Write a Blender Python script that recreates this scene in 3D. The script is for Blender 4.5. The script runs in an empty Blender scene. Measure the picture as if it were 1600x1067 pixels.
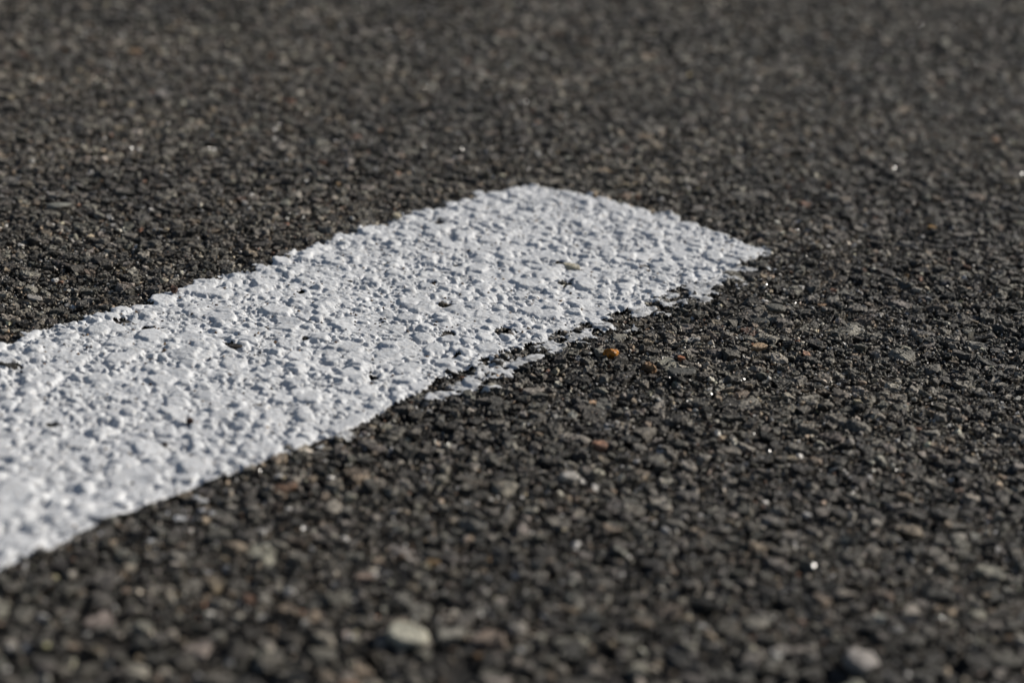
import bpy, bmesh, math
import numpy as np
from mathutils import Vector, Matrix, Euler

sc = bpy.context.scene
RNG = np.random.default_rng(11)

# ------------------------------------------------------------------ camera
CAM_H = 0.2333
PITCH, ROLL, FPX = math.radians(19.9), math.radians(3.5), 3200.0      # FPX: focal length in pixels of a 1600 px wide frame
cam_d = bpy.data.cameras.new('camera'); cam = bpy.data.objects.new('camera', cam_d)
sc.collection.objects.link(cam); sc.camera = cam
_R = Vector((1, 0, 0)); _D = Vector((0, -math.sin(PITCH), -math.cos(PITCH))); _F = Vector((0, math.cos(PITCH), -math.sin(PITCH)))
_cr, _sr = math.cos(ROLL), math.sin(ROLL)
_r = _cr * _R - _sr * _D; _u = -(_sr * _R + _cr * _D)
M = Matrix.Identity(4)
for i in range(3):
    M[i][0], M[i][1], M[i][2] = _r[i], _u[i], -_F[i]
M[2][3] = CAM_H
cam.matrix_world = M
cam_d.sensor_width = 36; cam_d.sensor_fit = 'HORIZONTAL'; cam_d.lens = 36 * FPX / 1600
cam_d.clip_start = 0.01; cam_d.clip_end = 500
cam_d.dof.use_dof = True; cam_d.dof.focus_distance = 0.700; cam_d.dof.aperture_fstop = 8.8
cam_d.dof.aperture_blades = 0

# ------------------------------------------------------------------ sky and sun
SUN_AZ, SUN_EL = math.radians(30), math.radians(30)                   # azimuth from +x towards +y
sun_dir = Vector((math.cos(SUN_AZ) * math.cos(SUN_EL), math.sin(SUN_AZ) * math.cos(SUN_EL), math.sin(SUN_EL)))
w = bpy.data.worlds.new('World'); sc.world = w; w.use_nodes = True
nt = w.node_tree; nt.nodes.clear()
sky = nt.nodes.new('ShaderNodeTexSky'); sky.sky_type = 'NISHITA'; sky.sun_disc = False
sky.sun_elevation = SUN_EL; sky.sun_rotation = math.atan2(sun_dir.x, sun_dir.y)
bg = nt.nodes.new('ShaderNodeBackground'); bg.inputs[1].default_value = 0.05
wo = nt.nodes.new('ShaderNodeOutputWorld')
nt.links.new(sky.outputs[0], bg.inputs[0]); nt.links.new(bg.outputs[0], wo.inputs[0])
sl = bpy.data.lights.new('sun', 'SUN'); sl.energy = 5.0; sl.angle = math.radians(0.53); sl.color = (1.0, 0.935, 0.84)
so = bpy.data.objects.new('sun', sl); sc.collection.objects.link(so)
so.rotation_euler = (-sun_dir).to_track_quat('-Z', 'Y').to_euler()

sc.view_settings.view_transform = 'Standard'; sc.view_settings.look = 'None'
sc.view_settings.exposure = 0.0; sc.view_settings.gamma = 1.0; sc.view_settings.use_curve_mapping = False
sc.cycles.max_bounces = 4; sc.cycles.diffuse_bounces = 3; sc.cycles.glossy_bounces = 2
sc.cycles.sample_clamp_indirect = 3.0
sc.cycles.use_denoising = True; sc.cycles.denoiser = 'OPENIMAGEDENOISE'; sc.cycles.denoising_input_passes = 'RGB_ALBEDO_NORMAL'


def back(px, py):
    """point of the road surface seen at a pixel of the 1600 x 1067 photograph"""
    u, v = px - 800.0, py - 533.5
    u2, v2 = _cr * u + _sr * v, -_sr * u + _cr * v
    den = FPX * math.sin(PITCH) + v2 * math.cos(PITCH)
    return np.array([u2, FPX * math.cos(PITCH) - v2 * math.sin(PITCH)]) * CAM_H / den


def proj(x, y):
    """pixel (1600 x 1067) and depth of a road point, vectorised"""
    X, Y, Z = x, y, -CAM_H
    fz = Y * math.cos(PITCH) - Z * math.sin(PITCH)
    rx = X * _r[0] + Y * _r[1] + Z * _r[2]; ux = X * _u[0] + Y * _u[1] + Z * _u[2]
    return 800 + FPX * rx / fz, 533.5 - FPX * ux / fz, fz


# ------------------------------------------------------------------ noise helpers
def _hash(ix, iy, seed):
    h = (ix.astype(np.int64) * 374761393 + iy.astype(np.int64) * 668265263 + seed * 1442695041) & 0xFFFFFFFF
    h = ((h ^ (h >> 13)) * 1274126177) & 0xFFFFFFFF
    h = ((h ^ (h >> 16)) * 2246822519) & 0xFFFFFFFF
    return ((h ^ (h >> 15)) & 0xFFFFFF) / float(0xFFFFFF)


def vnoise(x, y, cell, seed):
    """smooth value noise in -1..1 with features of size cell (metres)"""
    x = x / cell; y = y / cell
    ix = np.floor(x); iy = np.floor(y); fx = x - ix; fy = y - iy
    fx = fx * fx * fx * (fx * (6 * fx - 15) + 10); fy = fy * fy * fy * (fy * (6 * fy - 15) + 10)
    a = _hash(ix, iy, seed); b = _hash(ix + 1, iy, seed); c = _hash(ix, iy + 1, seed); d = _hash(ix + 1, iy + 1, seed)
    return 2 * ((a * (1 - fx) + b * fx) * (1 - fy) + (c * (1 - fx) + d * fx) * fy) - 1


def blur(a, k):
    """two box passes over both axes"""
    for ax in (0, 1):
        for _ in range(2):
            p = [(0, 0), (0, 0)]; p[ax] = (k + 1, k)
            c = np.cumsum(np.pad(a, p, mode='edge'), axis=ax)
            n = a.shape[ax]
            hi = [slice(None)] * 2; lo = [slice(None)] * 2
            hi[ax] = slice(2 * k + 1, 2 * k + 1 + n); lo[ax] = slice(0, n)
            a = (c[tuple(hi)] - c[tuple(lo)]) / (2 * k + 1)
    return a


# ------------------------------------------------------------------ materials
def new_mat(name):
    m = bpy.data.materials.new(name); m.use_nodes = True
    t = m.node_tree; t.nodes.clear()
    out = t.nodes.new('ShaderNodeOutputMaterial'); p = t.nodes.new('ShaderNodeBsdfPrincipled')
    t.links.new(p.outputs[0], out.inputs[0])
    return m, t, p


def node(t, kind, **kw):
    n = t.nodes.new(kind)
    for k, v in kw.items():
        setattr(n, k, v)
    return n


def noise_node(t, scale, detail=3.0, rough=0.55):
    g = node(t, 'ShaderNodeNewGeometry'); n = node(t, 'ShaderNodeTexNoise')
    n.inputs['Scale'].default_value = scale; n.inputs['Detail'].default_value = detail; n.inputs['Roughness'].default_value = rough
    t.links.new(g.outputs['Position'], n.inputs['Vector'])
    return n


def ramp(t, src, stops):
    r = node(t, 'ShaderNodeValToRGB'); e = r.color_ramp.elements
    while len(e) < len(stops):
        e.new(0.5)
    for el, (pos, col) in zip(e, stops):
        el.position = pos; el.color = (*col, 1) if len(col) == 3 else col
    t.links.new(src, r.inputs[0])
    return r


def mix(t, fac, a, b, blend='MIX'):
    m = node(t, 'ShaderNodeMix', data_type='RGBA', blend_type=blend)
    for sock, val in ((m.inputs[0], fac), (m.inputs[6], a), (m.inputs[7], b)):
        if isinstance(val, (int, float)):
            sock.default_value = val
        elif isinstance(val, tuple):
            sock.default_value = (*val, 1)
        else:
            t.links.new(val, sock)
    return m.outputs[2]


def bump(t, p, srcs):
    prev = None
    for src, strength, dist in srcs:
        b = node(t, 'ShaderNodeBump'); b.inputs['Strength'].default_value = strength; b.inputs['Distance'].default_value = dist
        t.links.new(src, b.inputs['Height'])
        if prev is not None:
            t.links.new(prev, b.inputs['Normal'])
        prev = b.outputs[0]
    t.links.new(prev, p.inputs['Normal'])


def stone_material(name, attr_type='INSTANCER', rough=(0.36, 0.75), fixed=None, film=0.6, spec=0.36):
    m, t, p = new_mat(name)
    if fixed is None:
        a = node(t, 'ShaderNodeAttribute', attribute_name='col', attribute_type=attr_type); col = a.outputs['Color']
    else:
        rgb = node(t, 'ShaderNodeRGB'); rgb.outputs[0].default_value = (*fixed, 1); col = rgb.outputs[0]
    n1 = noise_node(t, 900, 4, 0.65); n2 = noise_node(t, 260, 3); n3 = noise_node(t, 2600, 2, 0.7); n4 = noise_node(t, 9, 2)
    v = ramp(t, n1.outputs[0], [(0.3, (0.32, 0.32, 0.32)), (0.7, (1.72, 1.68, 1.62))])
    c = mix(t, 1.0, col, v.outputs[0], 'MULTIPLY')
    wear = ramp(t, n4.outputs[0], [(0.35, (0.80, 0.80, 0.81)), (0.65, (1.22, 1.19, 1.14))])
    c = mix(t, 1.0, c, wear.outputs[0], 'MULTIPLY')
    f = ramp(t, n2.outputs[0], [(0.46, (0, 0, 0)), (0.60, (film, film, film))])      # remains of the bitumen coat
    c = mix(t, f.outputs[0], c, (0.014, 0.0132, 0.0125))
    t.links.new(c, p.inputs['Base Color'])
    r = ramp(t, n3.outputs[0], [(0.3, (rough[0],) * 3), (0.7, (rough[1],) * 3)])
    t.links.new(r.outputs[0], p.inputs['Roughness'])
    p.inputs['Specular IOR Level'].default_value = spec
    bump(t, p, [(n1.outputs[0], 0.85, 0.0011), (n3.outputs[0], 0.6, 0.00035)])
    return m


mat_stone = stone_material('aggregate stone')
mat_grit = stone_material('fine grit', rough=(0.2, 0.6), film=0.35)


def road_material():
    m, t, p = new_mat('bitumen mortar')
    g = node(t, 'ShaderNodeNewGeometry')
    vo = node(t, 'ShaderNodeTexVoronoi'); vo.inputs['Scale'].default_value = 420
    t.links.new(g.outputs['Position'], vo.inputs['Vector'])
    sep = node(t, 'ShaderNodeSeparateColor'); t.links.new(vo.outputs['Color'], sep.inputs[0])
    cr = ramp(t, sep.outputs[0], [(0.0, (0.011, 0.010, 0.009)), (0.55, (0.024, 0.022, 0.019)), (0.8, (0.06, 0.05, 0.04)), (0.95, (0.13, 0.11, 0.09))])
    n1 = noise_node(t, 700, 4, 0.65); n2 = noise_node(t, 2200, 3, 0.65); n0 = noise_node(t, 8, 3)
    f = ramp(t, n1.outputs[0], [(0.4, (0.25, 0.25, 0.25)), (0.62, (0.95, 0.95, 0.95))])
    c = mix(t, f.outputs[0], cr.outputs[0], (0.017, 0.016, 0.015))
    big = ramp(t, n0.outputs[0], [(0.3, (0.8, 0.8, 0.8)), (0.7, (1.2, 1.19, 1.17))])
    c = mix(t, 1.0, c, big.outputs[0], 'MULTIPLY')
    t.links.new(c, p.inputs['Base Color'])
    p.inputs['Roughness'].default_value = 0.6; p.inputs['Specular IOR Level'].default_value = 0.2
    bump(t, p, [(vo.outputs['Distance'], 0.6, -0.0012), (n1.outputs[0], 0.9, 0.0012), (n2.outputs[0], 0.7, 0.0004)])
    return m


def paint_material(name='white road paint', worn=(0.62, 0.74, 0.7), grey=(0.34, 0.29, 0.23)):
    m, t, p = new_mat(name)
    n0 = noise_node(t, 45, 4, 0.6); n1 = noise_node(t, 520, 4, 0.7); n2 = noise_node(t, 2400, 3, 0.7); n3 = noise_node(t, 190, 5, 0.75)
    c = ramp(t, n0.outputs[0], [(0.3, (0.56, 0.58, 0.61)), (0.7, (0.70, 0.72, 0.75))]).outputs[0]
    d = ramp(t, n1.outputs[0], [(0.48, (0, 0, 0)), (0.75, (0.55, 0.55, 0.55))])
    c = mix(t, d.outputs[0], c, (0.42, 0.39, 0.35))                                   # rubbed-in dust
    s = ramp(t, n3.outputs[0], [(worn[0], (0, 0, 0)), (worn[1], (worn[2],) * 3)])
    c = mix(t, s.outputs[0], c, grey)
    t.links.new(c, p.inputs['Base Color'])
    p.inputs['Roughness'].default_value = 0.62; p.inputs['Specular IOR Level'].default_value = 0.3
    bump(t, p, [(n1.outputs[0], 0.6, 0.0007), (n2.outputs[0], 0.6, 0.00032)])
    return m


mat_road = road_material()
mat_paint = paint_material()
mat_worn = paint_material('thin worn paint', (0.42, 0.62, 0.75), (0.14, 0.14, 0.14))


# ------------------------------------------------------------------ object helpers
def grid_mesh(name, P, keep=None, smooth=True):
    """P: (n, m, 3) array of points; keep: (n-1, m-1) mask of the cells that stay"""
    n, m = P.shape[:2]
    idx = np.arange(n * m).reshape(n, m)
    q = np.stack([idx[:-1, :-1], idx[1:, :-1], idx[1:, 1:], idx[:-1, 1:]], -1)
    q = q.reshape(-1, 4) if keep is None else q[keep]
    used = np.zeros(n * m, bool); used[q.ravel()] = True
    remap = np.cumsum(used) - 1
    co = P.reshape(-1, 3)[used]; q = remap[q]
    me = bpy.data.meshes.new(name)
    me.vertices.add(len(co)); me.vertices.foreach_set('co', co.astype(np.float32).ravel())
    me.loops.add(q.size); me.loops.foreach_set('vertex_index', q.astype(np.int32).ravel())
    me.polygons.add(len(q)); me.polygons.foreach_set('loop_start', np.arange(0, q.size, 4, dtype=np.int32))
    me.polygons.foreach_set('use_smooth', np.full(len(q), smooth))
    me.update(calc_edges=True)
    return me


def link(name, data, mat=None, parent=None):
    o = bpy.data.objects.new(name, data); sc.collection.objects.link(o)
    if mat is not None and not data.materials:
        data.materials.append(mat)
    if parent is not None:
        o.parent = parent
    return o


def tag(o, label, cat, group=None):
    o['label'] = label; o['category'] = cat
    if group:
        o['group'] = group


# ------------------------------------------------------------------ the painted line: frame and outline (metres)
LA = math.radians(54.5)
LD = np.array([math.cos(LA), math.sin(LA)]); LN = np.array([math.sin(LA), -math.cos(LA)])
L0 = np.array([0.00349, 0.84484])                                     # far left corner of the line


def to_line(x, y):
    return -((x - L0[0]) * LD[0] + (y - L0[1]) * LD[1]), (x - L0[0]) * LN[0] + (y - L0[1]) * LN[1]


def from_line(s, t):
    return L0[0] - s * LD[0] + t * LN[0], L0[1] - s * LD[1] + t * LN[1]


MM = 0.001
LEFT = np.array([(-20, -2), (9, -2.6), (27, -5.2), (66, -4.8), (103, -5.4), (127, -3.4), (163, -0.4), (194, -3.2), (219, 0.2), (253, -1.6), (285, -2.7), (400, -1.5), (1300, -1)]) * MM
NEAR = np.array([(-20, 116), (6, 119), (20, 122), (60, 122.5), (88, 122), (120, 121.5), (142, 119.5), (165, 118.5), (180, 116.0), (200, 116.6), (213, 119.5), (228, 121), (256, 124), (304, 121.3), (343, 119.6), (373, 120.5), (400, 122), (1300, 121)]) * MM
END = np.array([(-10, 15), (-3, 8), (3, 3.0), (9, -0.8), (18, -3.2), (32, -4), (72, -5), (90, 1), (105, 6.5), (113, 6.5), (119, 9.0), (124, 15), (130, 20)]) * MM
HOLES = [(173.9, 93.1, 2.6), (99.2, 89.6, 3.0), (157.7, 104.5, 3.4), (61.4, 98.9, 1.6), (167.4, 72.5, 1.0), (151.2, 74.0, 2.0),
         (177.5, 29.8, 1.3), (129.8, 29.5, 1.4), (57.5, 64.3, 1.2), (242.5, 9.0, 2.6), (240.8, 19.4, 1.8), (72.8, 9.8, 2.4),
         (295.3, 15.9, 2.2), (82, 73.5, 2.0), (135, 55, 1.2), (232, 47, 1.4), (264, 92, 1.5), (210, 62, 1.3), (112, 48, 1.5), (188, 108, 1.6), (222, 101, 1.3), (318, 60, 1.6), (280, 40, 1.3)]


def paint_sdf(s, t):
    """distance inside the painted outline, negative outside; main film, near strip, thin patch"""
    x, y = from_line(s, t)
    rag = 2.0 * MM * vnoise(x, y, 0.0075, 5) + 1.5 * MM * vnoise(x, y, 0.0032, 6) + 0.7 * MM * vnoise(x, y, 0.0013, 7)
    a = t - np.interp(s, LEFT[:, 0], LEFT[:, 1]) + 1.25 * rag
    b = np.interp(s, NEAR[:, 0], NEAR[:, 1]) - t + rag * np.interp(s / MM, (30, 70, 215, 250), (.7, 1.3, 1.3, .38))
    e = s - np.interp(t, END[:, 0], END[:, 1]) + 0.8 * rag
    d = np.minimum(np.minimum(a, b), e)
    strip_mid = (127.6 - 0.03 * (s / MM - 195)) * MM
    strip = np.minimum(1.4 * MM - np.abs(t - strip_mid), np.minimum(s - 160 * MM, 222 * MM - s)) + 1.3 * rag
    near = np.minimum(np.minimum(s - 30 * MM, 235 * MM - s) * .3, 5.5 * MM - np.abs(t - 125.5 * MM))
    patch = np.minimum(near, 1.6 * MM) + 1.15 * rag - 2.0 * MM + 2.4 * MM * np.exp(-((s - 69 * MM) / (13 * MM)) ** 2)
    off = np.maximum(np.interp(s, LEFT[:, 0], LEFT[:, 1]) - t, np.interp(t, END[:, 0], END[:, 1]) - s)
    patch = np.maximum(patch, 1.3 * rag - 2.5 * MM - np.maximum(off - 2.5 * MM, 0) * .5)
    return d, strip, patch


# ------------------------------------------------------------------ aggregate: positions, sizes and colours of every stone
X0, X1, Y0, Y1 = -0.66, 0.66, 0.24, 1.80
OCC = 0.0008
occ = np.zeros((int((X1 - X0) / OCC) + 2, int((Y1 - Y0) / OCC) + 2), bool)


def in_view(x, y, margin):
    px, py, fz = proj(x, y)
    return (px > -margin) & (px < 1600 + margin) & (py > -margin) & (py < 1067 + margin)


def stamp_occ(x, y, r, shrink):
    for cx, cy, cr in zip(x, y, r):
        k = cr * shrink; n = int(k / OCC) + 1
        i, j = int((cx - X0) / OCC), int((cy - Y0) / OCC)
        i0, i1, j0, j1 = max(i - n, 0), min(i + n + 1, occ.shape[0]), max(j - n, 0), min(j + n + 1, occ.shape[1])
        a = (np.arange(i0, i1) * OCC + X0 - cx)[:, None]; b = (np.arange(j0, j1) * OCC + Y0 - cy)[None, :]
        occ[i0:i1, j0:j1] |= (a * a + b * b) < k * k


def free(x, y, r, reach):
    ok = np.ones(len(x), bool)
    for ax, ay in ((0, 0), (1, 0), (-1, 0), (0, 1), (0, -1), (.7, .7), (-.7, .7), (.7, -.7), (-.7, -.7)):
        i = np.clip(((x + ax * r * reach - X0) / OCC).astype(int), 0, occ.shape[0] - 1)
        j = np.clip(((y + ay * r * reach - Y0) / OCC).astype(int), 0, occ.shape[1] - 1)
        ok &= ~occ[i, j]
    return ok


def jitter_grid(x0, x1, y0, y1, step, keep):
    gx, gy = np.meshgrid(np.arange(x0, x1, step), np.arange(y0, y1, step * 0.866), indexing='ij')
    gx = gx + (np.arange(gx.shape[1]) % 2) * step * 0.5
    gx = gx + RNG.uniform(-.46, .46, gx.shape) * step; gy = gy + RNG.uniform(-.46, .46, gy.shape) * step
    m = (RNG.random(gx.shape) < keep) & (gx > X0 + .006) & (gx < X1 - .006) & (gy > Y0 + .006) & (gy < Y1 - .006)
    return gx[m], gy[m]


PALETTE = np.array([(0.074, 0.070, 0.064), (0.046, 0.044, 0.041), (0.110, 0.106, 0.096), (0.150, 0.142, 0.128), (0.140, 0.116, 0.092),
                    (0.21, 0.172, 0.132), (0.33, 0.31, 0.28), (0.50, 0.47, 0.43), (0.20, 0.115, 0.080), (0.21, 0.135, 0.075)])
P_BIG = np.array([.38, .24, .24, .07, .035, .01, .012, .003, .004, .0003]); P_SMALL = np.array([.23, .22, .18, .11, .085, .06, .075, .05, .010, .004])
P_BIG = P_BIG / P_BIG.sum(); P_SMALL = P_SMALL / P_SMALL.sum()
NVAR = 18
stones = {}


def add_class(name, x, y, r, top_mu, top_sd, pal, flat, tilt):
    n = len(x)
    low = .28 * vnoise(x, y, .03, 71) + .30 * vnoise(x, y, .013, 72)
    el = RNG.uniform(0.62, 1.0, n)
    col = PALETTE[RNG.choice(len(PALETTE), n, p=pal)] * np.exp(RNG.normal(-.12, .6, (n, 1))) * 1.8 * np.array([1.005, .995, .975]) * (1 + RNG.normal(0, .02, (n, 3)))
    if name in ('large', 'medium'):
        col = col * np.minimum(1, .30 / col.max(axis=1, keepdims=True))
    stones[name] = dict(x=x, y=y, r=r, el=el, ang=RNG.uniform(0, 2 * math.pi, n), top=(RNG.normal(top_mu, top_sd, n) + low) * MM,
                        tx=RNG.normal(0, tilt, n), ty=RNG.normal(0, tilt, n), h=RNG.uniform(flat[0], flat[1], n), col=np.clip(col, .012, .62),
                        var=RNG.integers(0, NVAR, n))


# pebbles and the two big pale stones of the foreground keep their own room: (px, py)
x, y = jitter_grid(X0, X1, Y0, Y1, 0.0125, 0.62); r = RNG.uniform(3.0, 5.0, len(x)) * MM
m = free(x, y, r, .5); x, y, r = x[m], y[m], r[m]; stamp_occ(x, y, r, .86)
add_class('large', x, y, r, -0.15, 0.30, P_BIG, (.75, 1.0), .09)
x, y = jitter_grid(X0, X1, Y0, Y1, 0.0056, 0.9); r = RNG.uniform(1.7, 3.0, len(x)) * MM
m = free(x, y, r, .6) & (vnoise(x, y, .009, 73) + RNG.normal(0, .3, len(x)) > -.42); x, y, r = x[m], y[m], r[m]; stamp_occ(x, y, r, .86)
add_class('medium', x, y, r, -0.4, 0.55, P_BIG * .8 + P_SMALL * .2, (.8, 1.1), .17)
x, y = jitter_grid(X0, X1, Y0, Y1, 0.0029, 0.95)
m = in_view(x, y, 1000); x, y = x[m], y[m]; r = RNG.uniform(.85, 1.7, len(x)) * MM
m = free(x, y, r, .45) & (vnoise(x, y, .0062, 74) + RNG.normal(0, .35, len(x)) > -.45); x, y, r = x[m], y[m], r[m]; stamp_occ(x, y, r, .7)
add_class('small', x, y, r, -1.2, 0.7, P_SMALL, (.8, 1.2), .30)
x, y = jitter_grid(X0, X1, 0.44, 1.12, 0.00145, 0.9)
m = in_view(x, y, 220); x, y = x[m], y[m]; r = RNG.uniform(.3, .8, len(x)) * MM
m = free(x, y, r, .1); x, y, r = x[m], y[m], r[m]
add_class('grit', x, y, r, -1.5, 0.5, P_SMALL, (.8, 1.2), .5)
# sand bound to the tops of the stones by the bitumen
ztop = np.full(occ.shape, -9.0)
for nm in ('large', 'medium'):
    S = stones[nm]; v = in_view(S['x'], S['y'], 220) & (S['y'] < 1.05)
    for cx, cy, cr, cz in zip(S['x'][v], S['y'][v], S['r'][v] * .8, S['top'][v]):
        n = int(cr / OCC) + 1; i, j = int((cx - X0) / OCC), int((cy - Y0) / OCC)
        a = (np.arange(i - n, i + n + 1) * OCC + X0 - cx)[:, None]; b = (np.arange(j - n, j + n + 1) * OCC + Y0 - cy)[None, :]
        w_ = ztop[i - n:i + n + 1, j - n:j + n + 1]
        np.copyto(w_, np.maximum(w_, cz), where=(a * a + b * b) < cr * cr)
x, y = jitter_grid(X0, X1, 0.44, 1.02, 0.00125, 0.8)
z = ztop[((x - X0) / OCC).astype(int), ((y - Y0) / OCC).astype(int)]
m = in_view(x, y, 150) & (z > -1) & (vnoise(x, y, .006, 81) + RNG.normal(0, .4, len(x)) > -.15)
x, y, z = x[m], y[m], z[m]; r = RNG.uniform(.22, .55, len(x)) * MM
add_class('sand', x, y, r, 0, 0, P_SMALL, (.7, 1.1), .5)
stones['sand']['top'] = z + r * RNG.uniform(-.1, .5, len(x)); stones['sand']['col'] *= .9

# ------------------------------------------------------------------ the road sheet (bitumen mortar between the stones), out to the horizon
def graded(lo, hi, step, far, grow=1.25):
    a = list(np.arange(lo, hi, step)); up = [a[-1]]; st = step
    while up[-1] < far:
        st *= grow; up.append(up[-1] + st)
    dn = [a[0]]; st = step
    while dn[-1] > -far:
        st *= grow; dn.append(dn[-1] - st)
    return np.array(dn[:0:-1] + a + up[1:])


gx = graded(-0.46, 0.46, 0.0018, 60.0); gy = graded(0.30, 1.50, 0.0018, 60.0)
GX, GY = np.meshgrid(gx, gy, indexing='ij')
fade = np.clip((1.9 - np.maximum(np.abs(GX) * 1.6, np.abs(GY - .8))) / 0.6, 0, 1)
GZ = (-2.8 + (0.6 * vnoise(GX, GY, 0.011, 1) + 0.4 * vnoise(GX, GY, 0.0048, 2) + 0.35 * vnoise(GX, GY, 0.0036, 3)) * fade) * MM
road = link('road', grid_mesh('road', np.stack([GX, GY, GZ], -1)), mat_road)
road['kind'] = 'structure'; road['label'] = 'dark grey asphalt road surface with exposed aggregate'

# ------------------------------------------------------------------ stone shapes
def stone_mesh(name, seed, npts=22, bevel=0.07, top=0.06, rough=0.0):
    """angular chip, about 1 in radius, its worn top near z = 0"""
    g = np.random.default_rng(seed)
    v = g.normal(size=(npts, 3)); v /= np.linalg.norm(v, axis=1)[:, None]
    v *= g.uniform(.82, 1.08, (npts, 1))
    v[:, 2] = np.where(v[:, 2] > .35, .35 + (v[:, 2] - .35) * top, v[:, 2]) - .40
    v[:, :2] *= 1.08
    bm = bmesh.new()
    for p in v:
        bm.verts.new(p)
    res = bmesh.ops.convex_hull(bm, input=bm.verts)
    bmesh.ops.delete(bm, geom=[e for e in set(res['geom_interior'] + res['geom_unused']) if isinstance(e, bmesh.types.BMVert)], context='VERTS')
    bmesh.ops.dissolve_limit(bm, angle_limit=math.radians(14), verts=bm.verts, edges=bm.edges)
    if bevel:
        bmesh.ops.bevel(bm, geom=list(bm.edges), offset=bevel, segments=1, affect='EDGES', profile=.5, clamp_overlap=True)
    bmesh.ops.triangulate(bm, faces=bm.faces)
    if rough:                                                          # broken, pitted faces
        bmesh.ops.subdivide_edges(bm, edges=[e for e in bm.edges if e.calc_length() > .35], cuts=2, use_grid_fill=True)
        bmesh.ops.triangulate(bm, faces=bm.faces)
        ph = g.uniform(0, 9, 6)
        for vt in bm.verts:
            if vt.co.length > 1.35:
                vt.co *= 1.35 / vt.co.length
        for vt in bm.verts:
            c = vt.co
            k = math.sin(c.x * 5.1 + ph[0] + 2 * c.y) * math.sin(c.y * 5.7 + ph[1] - c.z) + .7 * math.sin(c.x * 9 + ph[2]) * math.sin(c.y * 10 + ph[3] + c.x * 4)
            vt.co += c.normalized() * rough * (.45 * k + g.normal(0, .30)) + Vector((0, 0, rough * (.5 * k + g.normal(0, .30))))
    me = bpy.data.meshes.new(name); bm.to_mesh(me); bm.free()
    return me


protos = bpy.data.collections.new('stone shapes')
proto_mesh = []
for i in range(NVAR):
    me = stone_mesh('stone_%02d' % i, 100 + i, npts=14 + i % 9, bevel=.05 + .04 * (i % 3), rough=.06 + .025 * (i % 4)); me.materials.append(mat_stone)
    proto_mesh.append(me); protos.objects.link(bpy.data.objects.new('shape_%02d' % i, me))
grit_shapes = bpy.data.collections.new('grit shapes')
for i in range(NVAR):
    me = stone_mesh('grit_%02d' % i, 300 + i, npts=10 + i % 4, bevel=0, top=.6); me.materials.append(mat_grit)
    grit_shapes.objects.link(bpy.data.objects.new('grain_%02d' % i, me))


def scatter_tree(name, coll):
    t = bpy.data.node_groups.new(name, 'GeometryNodeTree')
    t.interface.new_socket('Geometry', in_out='INPUT', socket_type='NodeSocketGeometry')
    t.interface.new_socket('Geometry', in_out='OUTPUT', socket_type='NodeSocketGeometry')
    gi = t.nodes.new('NodeGroupInput'); go = t.nodes.new('NodeGroupOutput')
    ci = t.nodes.new('GeometryNodeCollectionInfo'); ci.inputs['Collection'].default_value = coll
    ci.inputs['Separate Children'].default_value = True; ci.inputs['Reset Children'].default_value = True
    ip = t.nodes.new('GeometryNodeInstanceOnPoints'); ip.inputs['Pick Instance'].default_value = True

    def attr(nm, dt):
        a = t.nodes.new('GeometryNodeInputNamedAttribute'); a.data_type = dt; a.inputs['Name'].default_value = nm
        return a.outputs[0]
    t.links.new(gi.outputs[0], ip.inputs['Points']); t.links.new(ci.outputs[0], ip.inputs['Instance'])
    t.links.new(attr('variant', 'INT'), ip.inputs['Instance Index'])
    t.links.new(attr('rot', 'FLOAT_VECTOR'), ip.inputs['Rotation']); t.links.new(attr('scl', 'FLOAT_VECTOR'), ip.inputs['Scale'])
    t.links.new(ip.outputs[0], go.inputs[0])
    return t


def scatter(name, S, keep, tree, parent):
    n = int(keep.sum())
    me = bpy.data.meshes.new(name); me.vertices.add(n)
    me.vertices.foreach_set('co', np.stack([S['x'][keep], S['y'][keep], S['top'][keep]], 1).astype(np.float32).ravel())
    r = S['r'][keep]
    for nm, kind, fld, arr in (('rot', 'FLOAT_VECTOR', 'vector', np.stack([S['tx'][keep], S['ty'][keep], S['ang'][keep]], 1)),
                               ('scl', 'FLOAT_VECTOR', 'vector', np.stack([r * 1.06, r * 1.06 * S['el'][keep], r * S['h'][keep]], 1)),
                               ('col', 'FLOAT_COLOR', 'color', np.c_[S['col'][keep], np.ones(n)]),
                               ('variant', 'INT', 'value', S['var'][keep])):
        a = me.attributes.new(nm, kind, 'POINT')
        a.data.foreach_set(fld, arr.astype(np.int32 if kind == 'INT' else np.float32).ravel())
    o = link(name, me, None, parent); o['kind'] = 'stuff'
    md = o.modifiers.new('scatter', 'NODES'); md.node_group = tree
    return o


# where the paint lies, the stones are covered by the film (kept near its edges and in its holes)
def bare(S, reach):
    s, t = to_line(S['x'], S['y'])
    d, strip, patch = paint_sdf(s, t)
    d = np.maximum(d, strip)
    ok = d < reach * S['r']
    for hs, ht, hr in HOLES:
        ok |= np.hypot(s - hs * MM, t - ht * MM) < hr * MM * 1.25
    return ok


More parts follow.
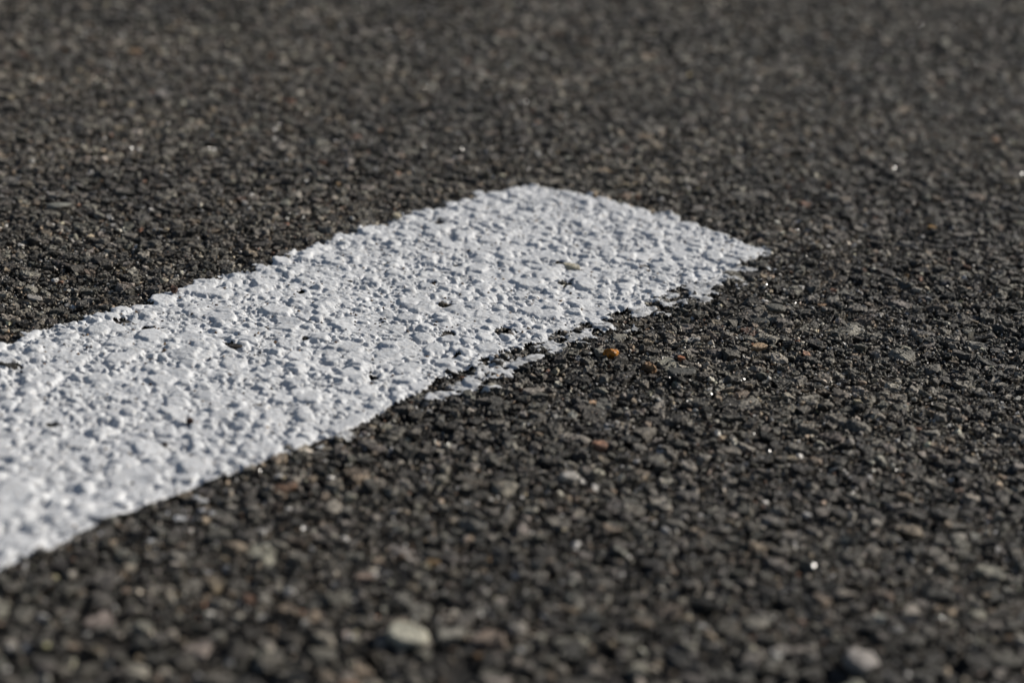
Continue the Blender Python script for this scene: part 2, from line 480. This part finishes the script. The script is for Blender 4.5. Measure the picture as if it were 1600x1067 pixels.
# loose pebbles, chips and glints that can be told apart in the photograph; sizes in mm (wide, deep, high)
PEBBLES = [
    ('amber_chip', 955, 547, (5.0, 3.6, 3.6), (0.50, 0.20, 0.025), 'glossy amber chip on asphalt beside the broken paint edge', 'chip'),
    ('pale_pebble', 637, 986, (10.5, 9.5, 5.0), (0.44, 0.44, 0.38), 'large blurred pale grey stone near the bottom centre of the road', 'stone'),
    ('rounded_pebble', 1345, 1026, (7.6, 8, 5.4), (0.46, 0.43, 0.41), 'rounded pale stone at the bottom right, blurred, on dark asphalt', 'stone'),
    ('white_pebble', 890, 741, (6.0, 4, 3.0), (0.48, 0.47, 0.46), 'small whitish stone on dark asphalt below the amber chip', 'stone'),
    ('pink_pebble', 937, 692, (4.6, 3.8, 3.0), (0.30, 0.165, 0.11), 'pinkish orange stone on asphalt between amber chip and whitish stone', 'stone'),
    ('tan_pebble', 1186, 538, (6.2, 3.4, 2.8), (0.38, 0.27, 0.17), 'elongated tan stone on asphalt right of the amber chip', 'stone'),
    ('rust_chip', 1064, 555, (2.7, 2.3, 2.2), (0.24, 0.09, 0.04), 'tiny rust red chip on asphalt between amber chip and tan stone', 'chip'),
    ('dark_chip', 367, 535, (5.0, 2.6, 1.5), (0.020, 0.014, 0.011), 'flat dark brown chip lying on the white paint', 'chip'),
    ('brown_grain', 296, 655, (2.3, 2.0, 2.2), (0.05, 0.024, 0.02), 'round dark reddish grain on the blurred white paint', 'grain'),
    ('black_grain', 258, 689, (2.0, 1.6, 1.4), (0.03, 0.018, 0.015), 'small black speck on paint below the round reddish grain', 'grain'),
    ('red_brown_pebble', 272, 451, (2.6, 2.2, 3.0), (0.10, 0.055, 0.04), 'reddish brown pebble at the ragged left edge of the paint', 'stone'),
    ('flat_grey_stone', 90, 316, (9.0, 6, 2.5), (0.26, 0.27, 0.25), 'flat pale grey stone on asphalt at the far left', 'stone'),
    ('flat_white_flake', 53, 459, (6.5, 4, 1.6), (0.36, 0.35, 0.34), 'flat whitish flake on asphalt left of the paint', 'flake'),
    ('tan_flake', 165, 471, (6.0, 3, 1.3), (0.34, 0.27, 0.21), 'thin tan flake touching the left edge of the paint', 'flake'),
    ('cream_pebble', 257, 433, (3.0, 2.6, 2.2), (0.46, 0.43, 0.35), 'small cream pebble on asphalt just above the reddish brown pebble', 'stone'),
    ('cream_stone', 893, 411, (8.5, 5, 2.4), (0.46, 0.44, 0.36), 'cream stone showing through the white paint near the line end', 'stone'),
    ('ochre_chip', 1455, 351, (3.6, 3, 2.4), (0.34, 0.19, 0.04), 'ochre chip on asphalt right of the line end', 'chip'),
    ('grey_stone', 1212, 478, (6.5, 5, 3.0), (0.12, 0.12, 0.11), 'grey rounded stone on asphalt just below the tip of the line', 'stone'),
    ('long_dark_stone', 1062, 578, (10.5, 4.6, 2.6), (0.060, 0.062, 0.060), 'long smooth charcoal stone on asphalt under the rust red chip', 'stone'),
    ('beige_stone', 620, 336, (3.6, 3, 3.0), (0.36, 0.33, 0.26), 'small beige stone at the far left edge of the paint', 'stone'),
]
for kx in range(len(PEBBLES)):
    p = back(PEBBLES[kx][1], PEBBLES[kx][2]); rad = max(PEBBLES[kx][3]) * .5 * MM
    for S in stones.values():                                          # room for the pebble
        far = np.hypot(S['x'] - p[0], S['y'] - p[1]) > (rad * .55 + S['r'] * .6)
        for k2 in S:
            S[k2] = S[k2][far]

# the 300 stones that show largest are parts of the road, the rest one mass
tree_s = scatter_tree('scatter stones', protos); tree_g = scatter_tree('scatter grit', grit_shapes)
cand = []
keepers = {}
for nm in ('large', 'medium', 'small'):
    S = stones[nm]; keepers[nm] = bare(S, .55)
    px, py, fz = proj(S['x'], S['y'])
    vis = keepers[nm] & (px > 5) & (px < 1595) & (py > 5) & (py < 1062)
    area = (S['r'] / fz) ** 2 * S['el'] * (CAM_H / fz + .2)
    for i in np.nonzero(vis)[0]:
        cand.append((area[i], nm, i))
cand.sort(key=lambda c: -c[0])
for _, nm, i in cand[:300]:
    S = stones[nm]; keepers[nm][i] = False
    o = link('stone', proto_mesh[S['var'][i]], None, road)
    o.location = (S['x'][i], S['y'][i], S['top'][i]); o.rotation_euler = (S['tx'][i], S['ty'][i], S['ang'][i])
    r = S['r'][i] * 1.06; o.scale = (r, r * S['el'][i], S['r'][i] * S['h'][i])
    o['col'] = [float(c) for c in S['col'][i]]
scatter('coarse_aggregate', stones['large'], keepers['large'], tree_s, road)
scatter('medium_aggregate', stones['medium'], keepers['medium'], tree_s, road)
scatter('fine_aggregate', stones['small'], keepers['small'], tree_s, road)
scatter('grit', stones['grit'], bare(stones['grit'], 1.0), tree_g, road)
scatter('bound_sand', stones['sand'], bare(stones['sand'], .5), tree_g, road)

# crystal faces in the stones that catch the sun
mq, tq, pq = new_mat('crystal face'); pq.inputs['Base Color'].default_value = (.35, .34, .32, 1)
pq.inputs['Roughness'].default_value = .22; pq.inputs['Specular IOR Level'].default_value = .6
spark_shapes = bpy.data.collections.new('crystal shapes')
for i in range(3):
    bm = bmesh.new()
    for z, rad in ((0, .9), (-.5, 1.1), (-1.4, .7)):
        for j in range(5 + i):
            a = (j + .25 * math.sin(j * 7 + i)) * 2 * math.pi / (5 + i)
            bm.verts.new((math.cos(a) * rad, math.sin(a) * rad, z))
    bmesh.ops.convex_hull(bm, input=bm.verts)
    me = bpy.data.meshes.new('crystal_%d' % i); bm.to_mesh(me); bm.free(); me.materials.append(mq)
    spark_shapes.objects.link(bpy.data.objects.new('crystal_%d' % i, me))
pick = [(nm, i) for nm in ('large', 'medium', 'small') for i in np.nonzero(bare(stones[nm], .2) & in_view(stones[nm]['x'], stones[nm]['y'], 80))[0]]
pick = [pick[i] for i in RNG.choice(len(pick), 2400, replace=False)]
sx = np.array([stones[nm]['x'][i] + RNG.normal(0, .3) * stones[nm]['r'][i] for nm, i in pick])
sy = np.array([stones[nm]['y'][i] + RNG.normal(0, .3) * stones[nm]['r'][i] for nm, i in pick])
sz = np.array([stones[nm]['top'][i] for nm, i in pick])
add_class('spark', sx, sy, RNG.uniform(.12, .30, len(sx)) * MM, 0, 0, P_SMALL, (1, 1), 0)
K = stones['spark']; K['top'] = sz + .12 * MM; K['var'] = RNG.integers(0, 3, len(sx))
for i in range(len(sx)):
    hv = (sun_dir + (Vector((0, 0, CAM_H)) - Vector((sx[i], sy[i], 0))).normalized()).normalized()
    hv = (hv + Vector(RNG.normal(0, .26, 3))).normalized()               # every which way, near enough to glint
    e3 = hv.to_track_quat('Z', 'Y').to_euler(); K['tx'][i], K['ty'][i], K['ang'][i] = e3
scatter('crystal_grains', K, np.ones(len(sx), bool), scatter_tree('scatter crystals', spark_shapes), road)

# ------------------------------------------------------------------ the paint film, draped over the stones
ss = [-0.014]
while ss[-1] < 1.25:
    ss.append(ss[-1] + (0.00036 if ss[-1] < .30 else min(0.00036 + (ss[-1] - .30) * .006, .004)))
SS = np.array(ss); TT = np.arange(-0.014, 0.1375, 0.00038)
Sg, Tg = np.meshgrid(SS, TT, indexing='ij')
Xg, Yg = from_line(Sg, Tg)
base = (-1.25 + 0.22 * vnoise(Xg, Yg, 0.004, 21) + 0.12 * vnoise(Xg, Yg, 0.0017, 22)) * MM
for nm, lift, grow in (('large', .25, 1.04), ('medium', .30, .98), ('small', .25, .95), ('grit', .30, 1.0)):
    S = stones[nm]
    s0, t0 = to_line(S['x'], S['y'])
    for i in np.nonzero((s0 > -.016) & (s0 < 1.25) & (t0 > -.02) & (t0 < .142))[0]:
        r = S['r'][i] * grow; R = r * 1.35
        i0, i1 = np.searchsorted(SS, (s0[i] - R, s0[i] + R)); j0, j1 = np.searchsorted(TT, (t0[i] - R, t0[i] + R))
        if i1 <= i0 or j1 <= j0:
            continue
        a = (Sg[i0:i1, j0:j1] - s0[i]) / r; b = (Tg[i0:i1, j0:j1] - t0[i]) / r
        d = np.zeros_like(a)
        g = np.random.default_rng(int(abs(s0[i]) * 1e6) + i)
        nk = 6; ph = S['ang'][i]
        for k in range(nk):                                            # a convex, angular outline
            q = ph + 2 * math.pi * (k + g.uniform(-.3, .3)) / nk
            np.maximum(d, (a * math.cos(q) + b * math.sin(q)) / g.uniform(.72, 1.08), out=d)
        e = np.clip((d - .86) / .28, 0, 1); e = e * e * (3 - 2 * e)
        z = S['top'][i] + lift * MM * .4 - e * min(r * 1.1, 1.6 * MM) + (a * S['tx'][i] + b * S['ty'][i]) * r * .8
        np.maximum(base[i0:i1, j0:j1], z, out=base[i0:i1, j0:j1])
soft = blur(base, 1)
film = .65 * soft + .35 * base
film = np.where(film > .1 * MM, .1 * MM + (film - .1 * MM) * .6, film)
valley = np.clip((-.35 * MM - film) / (.6 * MM), 0, 1)                    # the film is smooth on the stones, lumpy between them
film += (.25 + .75 * valley) * (0.20 * vnoise(Xg, Yg, 0.0016, 33) + 0.16 * vnoise(Xg, Yg, 0.0009, 34)) * MM
film = np.where(film < -.4 * MM, -.4 * MM + (film + .4 * MM) * .50, film)      # the paint half fills the gaps
film += (0.05 * vnoise(Xg, Yg, 0.0013, 31) + 0.055 * vnoise(Xg, Yg, 0.00075, 32)) * MM
for bs, bt, br in zip(RNG.uniform(-.01, .42, 15000), RNG.uniform(-.01, .134, 15000), RNG.uniform(.35, .75, 15000) * MM):   # beads and sand under the skin
    i0, i1 = np.searchsorted(SS, (bs - br, bs + br)); j0, j1 = np.searchsorted(TT, (bt - br, bt + br))
    if i1 > i0 and j1 > j0:
        q = ((Sg[i0:i1, j0:j1] - bs) ** 2 + (Tg[i0:i1, j0:j1] - bt) ** 2) / (br * br)
        film[i0:i1, j0:j1] += (.10 if br > .5 * MM else .22) * br * np.sqrt(np.clip(1 - q, 0, 1))
d0, d1, d2 = paint_sdf(Sg, Tg)
rise = np.clip(film / MM + .55, -1.2, .7) * MM                              # near its edge the paint took on the stone tops, not in the gaps
worn = np.where(Tg > .08, np.interp(Sg / MM, (20, 60, 220, 260), (1.2, 2.6, 2.6, .7)), 1.6)
d0 = d0 + worn * rise * np.clip(1 - d0 / (7.5 * MM), 0, 1)
d1 = d1 + 1.8 * rise + (1.5 * vnoise(Xg, Yg, .0042, 51) + .8 * vnoise(Xg, Yg, .002, 52) - .5) * MM; d2 = d2 + 1.2 * rise
for hs, ht, hr in HOLES:
    hh = np.hypot((Sg - hs * MM) * .8, Tg - ht * MM) - hr * MM * (1 + .5 * vnoise(Xg, Yg, .0016, 41))
    d0 = np.minimum(d0, hh)
deep = (film < -.60 * MM) & (vnoise(Xg, Yg, 0.010, 43) + .9 * vnoise(Xg, Yg, 0.0017, 44) > 0.10)
d0 = np.where(deep, np.minimum(d0, -0.1 * MM), d0)


def film_part(name, d, thick, parent=None, mat=None):
    up = np.clip(d / (1.0 * MM), -1, 1)
    z = film + thick * MM * np.where(up > 0, np.sqrt(np.clip(up, 0, 1)), up * 2.2) - np.where(up < 0, .15 * MM, 0)
    inside = d > -0.35 * MM
    keep = inside[:-1, :-1] & inside[1:, :-1] & inside[1:, 1:] & inside[:-1, 1:]
    return link(name, grid_mesh(name, np.stack([Xg, Yg, z], -1), keep), mat or mat_paint, parent)


line = film_part('painted_line', d0, 0.32)
tag(line, 'squared end of a broad white painted line on dark asphalt', 'road marking')
st = film_part('paint_strip', np.minimum(d1, .3 - np.abs(Sg)), 0.16, line, mat_worn); st['label'] = 'thin broken strip of white paint along the near edge'
pt = film_part('paint_residue', np.minimum(np.minimum(d2, -d0 - .1 * MM), .36 - Sg), 0.10, line, mat_worn); pt['label'] = 'thin greyish flecks of worn paint along the edges'; pt['kind'] = 'stuff'

# sand grains caught in the pits of the paint
n = 2200
gs, gt = RNG.uniform(0, .42, n), RNG.uniform(0, .122, n)
gi_, gj_ = np.searchsorted(SS, gs), np.searchsorted(TT, gt)
m = (d0[gi_, gj_] > .5 * MM) & (film[gi_, gj_] < -.5 * MM)
gs, gt, gz = gs[m], gt[m], film[gi_, gj_][m]
gx_, gy_ = from_line(gs, gt)
add_class('dust', gx_, gy_, RNG.uniform(.25, .7, len(gs)) * MM, 0, 0, P_SMALL, (.8, 1.1), .5)
D = stones['dust']; D['top'] = gz + .32 * MM + D['r'] * .3
D['col'] = np.array([(.16, .10, .06), (.04, .03, .025), (.26, .18, .11), (.05, .03, .025)])[RNG.integers(0, 4, len(gs))]
scatter('sand_grains', D, np.ones(len(gs), bool), tree_g, line)

# ------------------------------------------------------------------ pebbles and chips
def pebble_mesh(name, seed, dims, cuts=9, flat=None):
    g = np.random.default_rng(seed)
    bm = bmesh.new(); bmesh.ops.create_icosphere(bm, subdivisions=3, radius=1.0)
    planes = []
    for _ in range(cuts):
        n = g.normal(size=3); n /= np.linalg.norm(n); planes.append((n, g.uniform(.62, .9)))
    if flat:
        planes.append((np.array([0.10, -0.16, 0.98]), flat))              # a worn top
    off = g.uniform(0, 50, 3)
    for v in bm.verts:
        c = np.array(v.co)
        for n, d in planes:
            k = c @ n
            if k > d:
                c = c - n * (k - d) * .92
        w_ = math.sin(c[0] * 4.1 + off[0]) * math.sin(c[1] * 3.7 + off[1]) * math.sin(c[2] * 4.5 + off[2])
        v.co = Vector(c * (1 + (.16 if flat else .09) * w_))
    bmesh.ops.scale(bm, vec=Vector([d * .5 * MM * 1.12 for d in dims]), verts=bm.verts)
    bmesh.ops.rotate(bm, cent=(0, 0, 0), matrix=Matrix.Rotation(g.uniform(-.5, .5), 3, 'Z'), verts=bm.verts)
    zmin = min(v.co.z for v in bm.verts)
    for v in bm.verts:
        v.co.z -= zmin
    for f in bm.faces:
        f.smooth = True
    me = bpy.data.meshes.new(name); bm.to_mesh(me); bm.free()
    return me


for k, (nm, px, py, dims, col, label, cat) in enumerate(PEBBLES):
    glossy = nm == 'amber_chip'
    mt = stone_material(nm + ' surface', fixed=col, rough=(.12, .3) if glossy else (.45, .75), film=0.0 if glossy else .38)
    if glossy:
        mt.node_tree.nodes['Principled BSDF'].inputs['Subsurface Weight'].default_value = .3
        mt.node_tree.nodes['Principled BSDF'].inputs['Subsurface Radius'].default_value = (.002, .0008, .0002)
    o = link(nm, pebble_mesh(nm, 900 + k, dims, flat=None if cat == 'grain' or glossy else .42), mt)
    p = back(px, py + 6); s, t = to_line(p[0], p[1])
    on_paint = paint_sdf(np.array([s]), np.array([t]))[0][0] > 0
    z = -0.9 * MM
    if on_paint:
        z = film[min(np.searchsorted(SS, s), len(SS) - 1), min(np.searchsorted(TT, t), len(TT) - 1)] + .15 * MM
        if nm == 'cream_stone':
            z -= 1.2 * MM
    elif dims[2] > 3.5:
        z = -.5 * dims[2] * MM
    o.location = (p[0], p[1], z)
    tag(o, label, cat)

# small quartz grains with a facet turned to the sun
GLINTS = [
    (1272, 884, .75, 'brightest glinting grain on the asphalt near the lower right'),
    (206, 232, .6, 'leftmost glinting grain on the blurred asphalt at the upper left'),
    (327, 232, .5, 'glinting grain level with and right of the leftmost one'),
    (437, 195, .6, 'glinting grain on the far asphalt above the line, left of centre'),
    (606, 50, .55, 'glinting grain at the top of the picture, left of centre'),
    (1012, 60, .5, 'glinting grain at the top of the picture, right of centre'),
    (1398, 263, .7, 'bright glinting grain on asphalt at the upper right'),
    (1597, 272, .7, 'glinting grain at the right border of the picture'),
    (1163, 593, .45, 'sharp white glint on asphalt below the tan stone'),
    (1112, 616, .45, 'white glint left of and just below the sharp white glint'),
    (1198, 445, .5, 'white glint just below the tip of the painted line'),
    (1203, 705, .4, 'small glint on the blurred asphalt below the sharp white glint'),
    (822, 160, .5, 'pale glint on the far asphalt above the line end'),
    (474, 826, .5, 'pale glinting grain on asphalt below the near paint edge'),
]
mg, tg, pg = new_mat('quartz'); pg.inputs['Base Color'].default_value = (.5, .5, .5, 1)
pg.inputs['Roughness'].default_value = .33; pg.inputs['Specular IOR Level'].default_value = .6
for k, (px, py, size, label) in enumerate(GLINTS):
    p = back(px, py); base_p = Vector((p[0], p[1], 0.2 * MM))
    half = (sun_dir + (cam.location - base_p).normalized()).normalized() if False else (sun_dir + (Vector((0, 0, CAM_H)) - base_p).normalized()).normalized()
    bm = bmesh.new()
    rr = size * 1.35 * MM
    for z, rad in ((0, 1.0), (-.5, 1.25), (-1.3, .9)):                  # a six-sided crystal stub
        for j in range(6):
            a = j * math.pi / 3 + k
            bm.verts.new((math.cos(a) * rad * rr * .5, math.sin(a) * rad * rr * .5, z * rr))
    bmesh.ops.convex_hull(bm, input=bm.verts)
    me = bpy.data.meshes.new('quartz_grain'); bm.to_mesh(me); bm.free()
    o = link('quartz_grain', me, mg)
    o.location = base_p; o.rotation_euler = half.to_track_quat('Z', 'Y').to_euler()
    tag(o, label, 'grain', 'glinting quartz grains in the asphalt')
